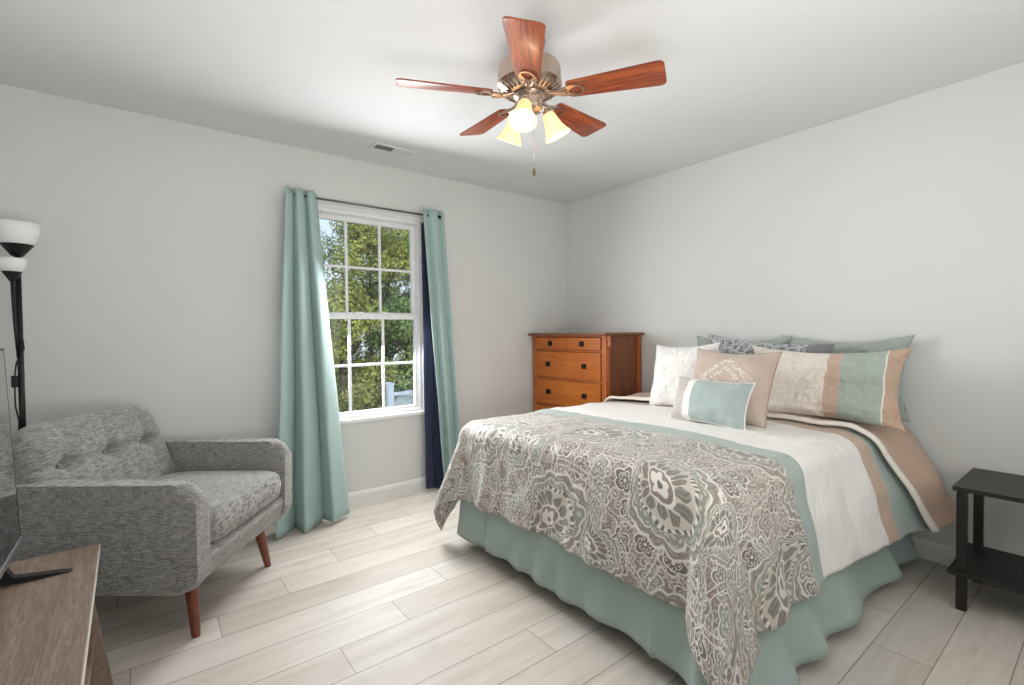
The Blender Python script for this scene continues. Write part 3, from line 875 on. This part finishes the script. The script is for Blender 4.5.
obj('back_rail', B(-.21, -.19, -.64, .64, .30, .476), m_stand, st)
bm = bmesh.new()
obj('drawer_box', B(-.188, .165, -.25, .25, .30, .476, bev=.002), m_stand, st)

def screen_mat():
    t = NT('dark_glass_screen'); n = t.noise(t.coords(), 3, 2)
    t.set(col=t.mix(n, (.006, .006, .007, 1), (.009, .009, .010, 1)), rough=.02, ior=2.6, coat=1.0, coatr=.01); return t.m
m_silver = plain('brushed_silver', srgb(196, 200, 206), .25, .9)
m_tvb = plain('black_plastic', srgb(18, 18, 19), .35)
tv = thing('television', 'black flat television with silver lower edge on the media console', 'television', (-3.60, -1.81, .5))
tl = Matrix.Rotation(-math.radians(2.3), 4, 'Y')
def tvp(name, bm, mat, sm=False):
    bmesh.ops.transform(bm, matrix=tl, verts=bm.verts); return obj(name, bm, mat, tv, sm)
tvp('screen', B(.026, .034, -.612, .604, .082, .674), screen_mat())
tvp('housing', B(-.03, .026, -.615, .609, .07, .682, bev=.004), m_tvb)
bm = bmesh.new(); box(bm, .026, .037, -.616, .610, .064, .082, .002); tvp('lower_bezel', bm, m_silver)
bm = bmesh.new(); box(bm, .026, .0345, .604, .6085, .082, .682); box(bm, .026, .0355, -.616, -.612, .082, .682); box(bm, .026, .0355, -.612, .604, .674, .682); tvp('bezel', bm, m_tvb)
for y in (.44, -.44):
    bm = bmesh.new()
    prism(bm, [(.0, .070), (.012, .070), (.04, .020), (.135, .007), (.165, 0), (.06, 0), (.0, .010), (-.06, 0), (-.12, 0), (-.04, .02)], 'y', y - .014, y + .014)
    obj('foot', bm, m_tvb, tv)

# ------------------------------------------------------------------ ceiling fan
m_blade = wood('cherry_blade', srgb(112, 44, 18), srgb(186, 92, 44), axis=0, rough=.42, coat=.15, grain=.8)
m_nick = plain('antique_nickel', srgb(196, 176, 160), .26, .95)
m_nickd = plain('dark_antique_nickel', srgb(120, 100, 86), .35, .9)
FC = Vector((-1.942, -1.793, 0))
fan = thing('ceiling_fan', 'five-blade cherry wood ceiling fan with three lit glass shades', 'ceiling fan', (FC.x, FC.y, 2.44))
def fz(p): return [(r, z - 2.44) for r, z in p]
bm = lathe(bmesh.new(), fz([(0, 2.439), (.068, 2.439), (.070, 2.43), (.062, 2.40), (.045, 2.385), (.030, 2.380), (.028, 2.335), (0, 2.335)]), 40); obj('canopy', bm, m_nickd, fan, 'auto')
bm = lathe(bmesh.new(), fz([(0, 2.345), (.05, 2.345), (.100, 2.338), (.128, 2.322), (.132, 2.305), (.132, 2.262), (.136, 2.256), (.136, 2.246), (.130, 2.240), (.118, 2.228), (.085, 2.214), (.070, 2.210), (0, 2.210)]), 48)
mh = obj('motor_housing', bm, m_nick, fan, 'auto')
bm = bmesh.new()
for k in range(30):
    a = 2 * PI * k / 30; c, s = math.cos(a), math.sin(a)
    tube(bm, [(.126 * c, .126 * s, 2.2345 - 2.44), (.088 * c, .088 * s, 2.2135 - 2.44)], .0035, 6)
obj('vent_rib', bm, m_nickd, mh, True)
PH = -59.7
TILT = Matrix.Rotation(math.radians(3.57), 3, Vector((.053, -.033, 0)).normalized())   # the fan hangs a little out of level
for k in range(5):
    a = math.radians(PH + 72 * k)
    poly = rounded_poly([(.165, -.048), (.545, -.071), (.547, .071), (.165, .048)], [.012, .022, .022, .012], 6)
    bm = bmesh.new(); prism(bm, poly, 'z', -.003, .003, bev=.001)
    b = obj('blade', bm, m_blade, fan, 'auto')
    b.location = (0, 0, 2.206 - 2.44)
    b.rotation_euler = (TILT @ Matrix.Rotation(a, 3, 'Z') @ Matrix.Rotation(math.radians(-12.5), 3, 'X')).to_euler()
    # ornate iron: arm widening into a ring with a pointed opening
    bm = bmesh.new(); n = 36; oi = []; oo = []
    for q in range(n):
        t = 2 * PI * q / n
        oo.append((.192 + .042 * math.cos(t), .036 * math.sin(t) * (1 - .10 * math.cos(t))))
        oi.append((.196 + .026 * math.cos(t), .021 * math.sin(t) * (1 + .45 * math.cos(t))))
    def ringplate(z0, z1):
        vs = [[bm.verts.new((p[0], p[1], z)) for p in pp] for pp, z in ((oo, z0), (oi, z0), (oo, z1), (oi, z1))]
        for q in range(n):
            w = (q + 1) % n
            bm.faces.new((vs[0][q], vs[0][w], vs[1][w], vs[1][q])); bm.faces.new((vs[2][q], vs[3][q], vs[3][w], vs[2][w]))
            bm.faces.new((vs[0][q], vs[2][q], vs[2][w], vs[0][w])); bm.faces.new((vs[1][q], vs[1][w], vs[3][w], vs[3][q]))
    ringplate(-.010, -.0035)
    tube(bm, [(.070, 0, .006), (.10, 0, -.004), (.135, 0, -.010), (.160, 0, -.008)], [.012, .010, .011, .013], 10)
    for sy in (-1, 1): tube(bm, [(.118, sy * .006, -.009), (.140, sy * .018, -.009), (.160, sy * .022, -.008)], .005, 8)
    obj('blade_iron', bm, m_nick, b, 'auto')
bm = lathe(bmesh.new(), fz([(0, 2.212), (.062, 2.212), (.068, 2.204), (.060, 2.194), (.052, 2.188), (.050, 2.165), (.056, 2.160), (.052, 2.146), (.030, 2.134), (.012, 2.128), (.008, 2.118), (0, 2.116)]), 36)
fit = obj('light_fitter', bm, m_nick, fan, 'auto')
def shade_glass():
    t = NT('lit_alabaster_glass'); c = t.coords(); n = t.noise(c, 22, 3)
    t.set(col=t.mix(n, srgb(236, 206, 160), srgb(246, 228, 196)), rough=.4, trans=.3, ior=1.15,
          ecol=t.mix(n, (1, .60, .26, 1), (1, .80, .48, 1)), estr=.36)
    return t.m
m_shade = shade_glass()
def bulb_mat():
    t = NT('lit_bulb'); n = t.noise(t.coords(), 8, 1)
    t.set(col=(1, .95, .85, 1), ecol=t.mix(n, (1, .86, .62, 1), (1, .9, .7, 1)), estr=1.6); return t.m
m_bulb = bulb_mat()
for az in (217, 337, 97):
    a = math.radians(az); d = Vector((math.cos(a), math.sin(a), 0)); ax = (d * math.sin(math.radians(27)) + Vector((0, 0, -math.cos(math.radians(27))))).normalized()
    p0 = Vector((0, 0, 2.165 - 2.44)) + d * .040; p1 = p0 + d * .020 + Vector((0, 0, .004)); p2 = p1 + ax * .022 + d * .006
    bm = tube(bmesh.new(), [p0, p1, p1 + (ax + d) * .008, p2], [.009, .009, .010, .011], 10)
    rot = ax.to_track_quat('Z', 'Y').to_matrix()
    lathe(bm, [(0, -.006), (.020, -.004), (.024, .004), (.024, .016), (.0, .016)], 20, p2, mat=rot)
    ho = obj('lamp_holder', bm, m_nick, fit, 'auto')
    bm = lathe(bmesh.new(), [(.022, .004), (.027, .018), (.031, .040), (.037, .066), (.047, .092), (.058, .110), (.0555, .111), (.044, .093), (.034, .066), (.028, .040), (.024, .018), (.019, .006)], 36, p2, mat=rot)
    obj('glass_shade', bm, m_shade, ho, True)
    bm = lathe(bmesh.new(), [(0, .016), (.010, .018), (.012, .034), (.019, .055), (.021, .068), (.017, .082), (.008, .090), (0, .092)], 20, p2, mat=rot)
    obj('bulb', bm, m_bulb, ho, True)
    pl = bpy.data.lights.new('bulb_light', 'POINT'); pl.energy = .7; pl.color = (1, .72, .42); pl.shadow_soft_size = .03
    po = bpy.data.objects.new('bulb_light', pl); S.collection.objects.link(po); po.location = FC + Vector((0, 0, 2.44)) + p2 + ax * .125
bm = bmesh.new()
pos = (.030, .010)
tube(bm, [(pos[0], pos[1], 2.150 - 2.44), (pos[0], pos[1], 1.915 - 2.44)], .0011, 6)
pc = obj('pull_chain', bm, m_nick, fan, True)
bm = lathe(bmesh.new(), fz([(0, 1.918), (.005, 1.914), (.0065, 1.905), (.0065, 1.888), (.004, 1.882), (0, 1.881)]), 14, (pos[0], pos[1], 0)); obj('pull_knob', bm, plain('bronze_knob', srgb(96, 88, 66), .4, .5), pc, True)

# ------------------------------------------------------------------ ceiling vent
m_vent = plain('white_vent_metal', srgb(226, 226, 224), .5)
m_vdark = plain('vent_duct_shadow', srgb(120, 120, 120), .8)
vt = thing('ceiling_vent', 'white ceiling air vent above the window', 'vent', (-1.90, -.332, 2.44))
bm = bmesh.new(); x, y = .145, .058
for bx in ((-x, x, -y, -y + .016), (-x, x, y - .016, y), (-x, -x + .016, -y + .016, y - .016), (x - .016, x, -y + .016, y - .016), (-.005, .005, -y + .016, y - .016)): box(bm, *bx, -.010, -.0005, .002)
obj('frame', bm, m_vent, vt)
for x0, x1, tl_ in ((-.128, -.006, .9), (.006, .128, -.9)):
    bm = bmesh.new()
    for k in range(11):
        xx = x0 + (x1 - x0) * (k + .5) / 11
        dz = .0045 * math.cos(tl_); dx = .0045 * math.sin(tl_)
        v = [bm.verts.new(p) for p in ((xx - dx, -.041, -.005 - dz), (xx - dx, .041, -.005 - dz), (xx + dx, .041, -.005 + dz), (xx + dx, -.041, -.005 + dz))]
        bm.faces.new(v)
    o = obj('louver', bm, m_vent, vt); md = o.modifiers.new('thickness', 'SOLIDIFY'); md.thickness = .001
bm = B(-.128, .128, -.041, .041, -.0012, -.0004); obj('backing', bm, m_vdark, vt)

# ------------------------------------------------------------------ outside
GZ = -2.9
def grass_mat():
    t = NT('lawn'); n = t.noise(t.coords(), 2.5, 4); t.set(col=t.mix(n, srgb(88, 106, 52), srgb(140, 154, 84)), rough=.95); return t.m
bm = bmesh.new(); g = []
for i in range(41):
    g.append([bm.verts.new((-28 + i * 1.5, .6 + j * 1.5, GZ + .35 * mnoise.noise(Vector((i * .3, j * .3, 0))))) for j in range(41)])
for i in range(40):
    for j in range(40): bm.faces.new((g[i][j], g[i + 1][j], g[i + 1][j + 1], g[i][j + 1]))
o = struct('ground', bm, grass_mat(), True)
def leaf_mat(name, c0, c1):
    t = NT(name); n = t.noise(t.coords(), 1.3, 3); f = t.noise(t.coords(), 14, 2)
    t.set(col=t.mix(t.step(n * .5 + f * .5, .35, .65), c0, c1), rough=.6, spec=.3); return t.m
LM = [leaf_mat('olive_leaves', srgb(100, 108, 48), srgb(176, 178, 84)), leaf_mat('green_leaves', srgb(82, 104, 54), srgb(148, 168, 92)), leaf_mat('pale_leaves', srgb(110, 124, 92), srgb(164, 176, 138))]
m_bark = wood('bark', srgb(70, 58, 46), srgb(104, 90, 74), axis=2, rough=.9)
def tree(label, x, y, h, r, kind, seed, leaves=9000, low=.12, group='trees behind the window'):
    rnd = random.Random(seed)
    t = thing('tree', label, 'tree', (x, y, GZ - .1), rnd.random() * 6, group)
    bm = bmesh.new()
    tube(bm, [(0, 0, 0), (.05, .03, h * .3), (-.05, .05, h * .6), (0, 0, h * .9)], [.16, .12, .07, .02], 10)
    for k in range(7):
        a = rnd.random() * 6.28; z = h * (.25 + .08 * k)
        tube(bm, [(0, 0, z), (math.cos(a) * r * .4, math.sin(a) * r * .4, z + .35), (math.cos(a) * r * .75, math.sin(a) * r * .75, z + .9)], [.05, .03, .01], 6)
    obj('trunk', bm, m_bark, t, True)
    verts, faces = [], []
    blobs = []
    for k in range(38):
        z = low + (1 - low) * rnd.random(); prof = math.sin(PI * min(1, max(.12, (z * .85 + .12)))) ** .6
        a = rnd.random() * 6.28; rr = r * prof * math.sqrt(rnd.random())
        blobs.append((math.cos(a) * rr, math.sin(a) * rr, z * h, r * (.20 + .16 * rnd.random())))
    for k in range(leaves):
        bx, by, bz, br = blobs[rnd.randrange(len(blobs))]
        d = Vector((rnd.gauss(0, 1), rnd.gauss(0, 1), rnd.gauss(0, 1))).normalized() * br * (rnd.random() ** .35)
        p = Vector((bx, by, bz)) + d
        s = .038 + .05 * rnd.random()
        n = (d.normalized() + Vector((rnd.gauss(0, .6), rnd.gauss(0, .6), rnd.gauss(.3, .6)))).normalized()
        u = n.orthogonal().normalized(); v = n.cross(u)
        a = rnd.random() * 6.28; u, v = u * math.cos(a) + v * math.sin(a), v * math.cos(a) - u * math.sin(a)
        i = len(verts)
        verts += [tuple(p - u * s), tuple(p + v * s * .45 + n * s * .12), tuple(p + u * s), tuple(p - v * s * .45 + n * s * .12)]
        faces.append((i, i + 1, i + 2, i + 3))
    me = bpy.data.meshes.new('foliage'); me.from_pydata(verts, [], faces)
    obj('foliage', me, LM[kind], t)
tree('tall dense tree seen through the middle window panes', 2.9, 12.5, 8.0, 2.4, 0, 11, 26000)
tree('pale loose-crowned tree rising highest in the top right window panes', 4.6, 15.0, 9.6, 2.7, 2, 12, 26000)
tree('shorter green tree at the left edge of the window view', .4, 13.0, 6.2, 1.9, 1, 13, 20000)
tree('bushy green tree behind the garden shed', 6.4, 15.0, 7.6, 2.6, 1, 14, 24000, .05)
tree('round olive tree with low branches in the lower left panes', 1.2, 10.2, 5.4, 1.6, 0, 15, 20000, .04)
tree('tree mostly hidden by the teal curtain beside the armchair', -2.6, 14.0, 7.5, 2.4, 2, 16, 16000)
tree('low bushy tree in the lower middle panes', 3.3, 10.6, 5.0, 1.5, 1, 17, 20000, .03)
tree('far tree closing the gap behind the middle trees', 3.6, 20, 8.8, 3.2, 1, 18, 20000, .03)
tree('far tree closing the gap at the left edge of the window view', -.2, 20, 6.8, 3.0, 0, 19, 20000, .03)
tree('green tree standing well left of the window view', -5.8, 14.5, 7.2, 2.4, 1, 20, 12000)
tree('olive tree farthest left of the window view', -9.4, 17.5, 8.0, 2.8, 0, 21, 12000)
m_pvc = plain('white_pvc', srgb(245, 246, 246), .4)
po = thing('deck_post', 'white railing post with flat cap outside the window', 'post', (-.434, 3.2, GZ))
ztop = .51 - GZ
bm = B(-.042, .042, -.042, .042, 0, ztop - .03, bev=.004); obj('post', bm, m_pvc, po)
bm = B(-.055, .055, -.055, .055, ztop - .035, ztop - .015, bev=.004)
prism(bm, [(-.05, ztop - .015), (.05, ztop - .015), (.01, ztop), (-.01, ztop)], 'y', -.05, .05); obj('cap', bm, m_pvc, po)
bm = B(.04, .30, -.018, .018, ztop - .20, ztop - .15, bev=.004); obj('rail_bracket', bm, m_pvc, po)
sh = thing('garden_shed', 'small white garden shed with grey barn roof beyond the post', 'shed', (2.15, 8.1, GZ), math.radians(8))
wz = 2.55
gam = [(-.75, 0), (.75, 0), (.75, wz - .45), (.50, wz - .12), (0, wz + .05), (-.50, wz - .12), (-.75, wz - .45)]
bm = bmesh.new(); prism(bm, gam, 'x', -.02, 2.6); obj('wall', bm, m_pvc, sh)
rf = [(-.80, wz - .48), (-.53, wz - .09), (0, wz + .09), (.53, wz - .09), (.80, wz - .48), (.76, wz - .48), (.50, wz - .12), (0, wz + .05), (-.50, wz - .12), (-.76, wz - .48)]
bm = bmesh.new(); prism(bm, rf, 'x', -.08, 2.66); obj('roof', bm, plain('grey_shingles', srgb(168, 168, 166), .9), sh)
obj('door', B(-.05, -.02, -.35, .35, .05, 1.75, bev=.005), m_vinyl, sh)
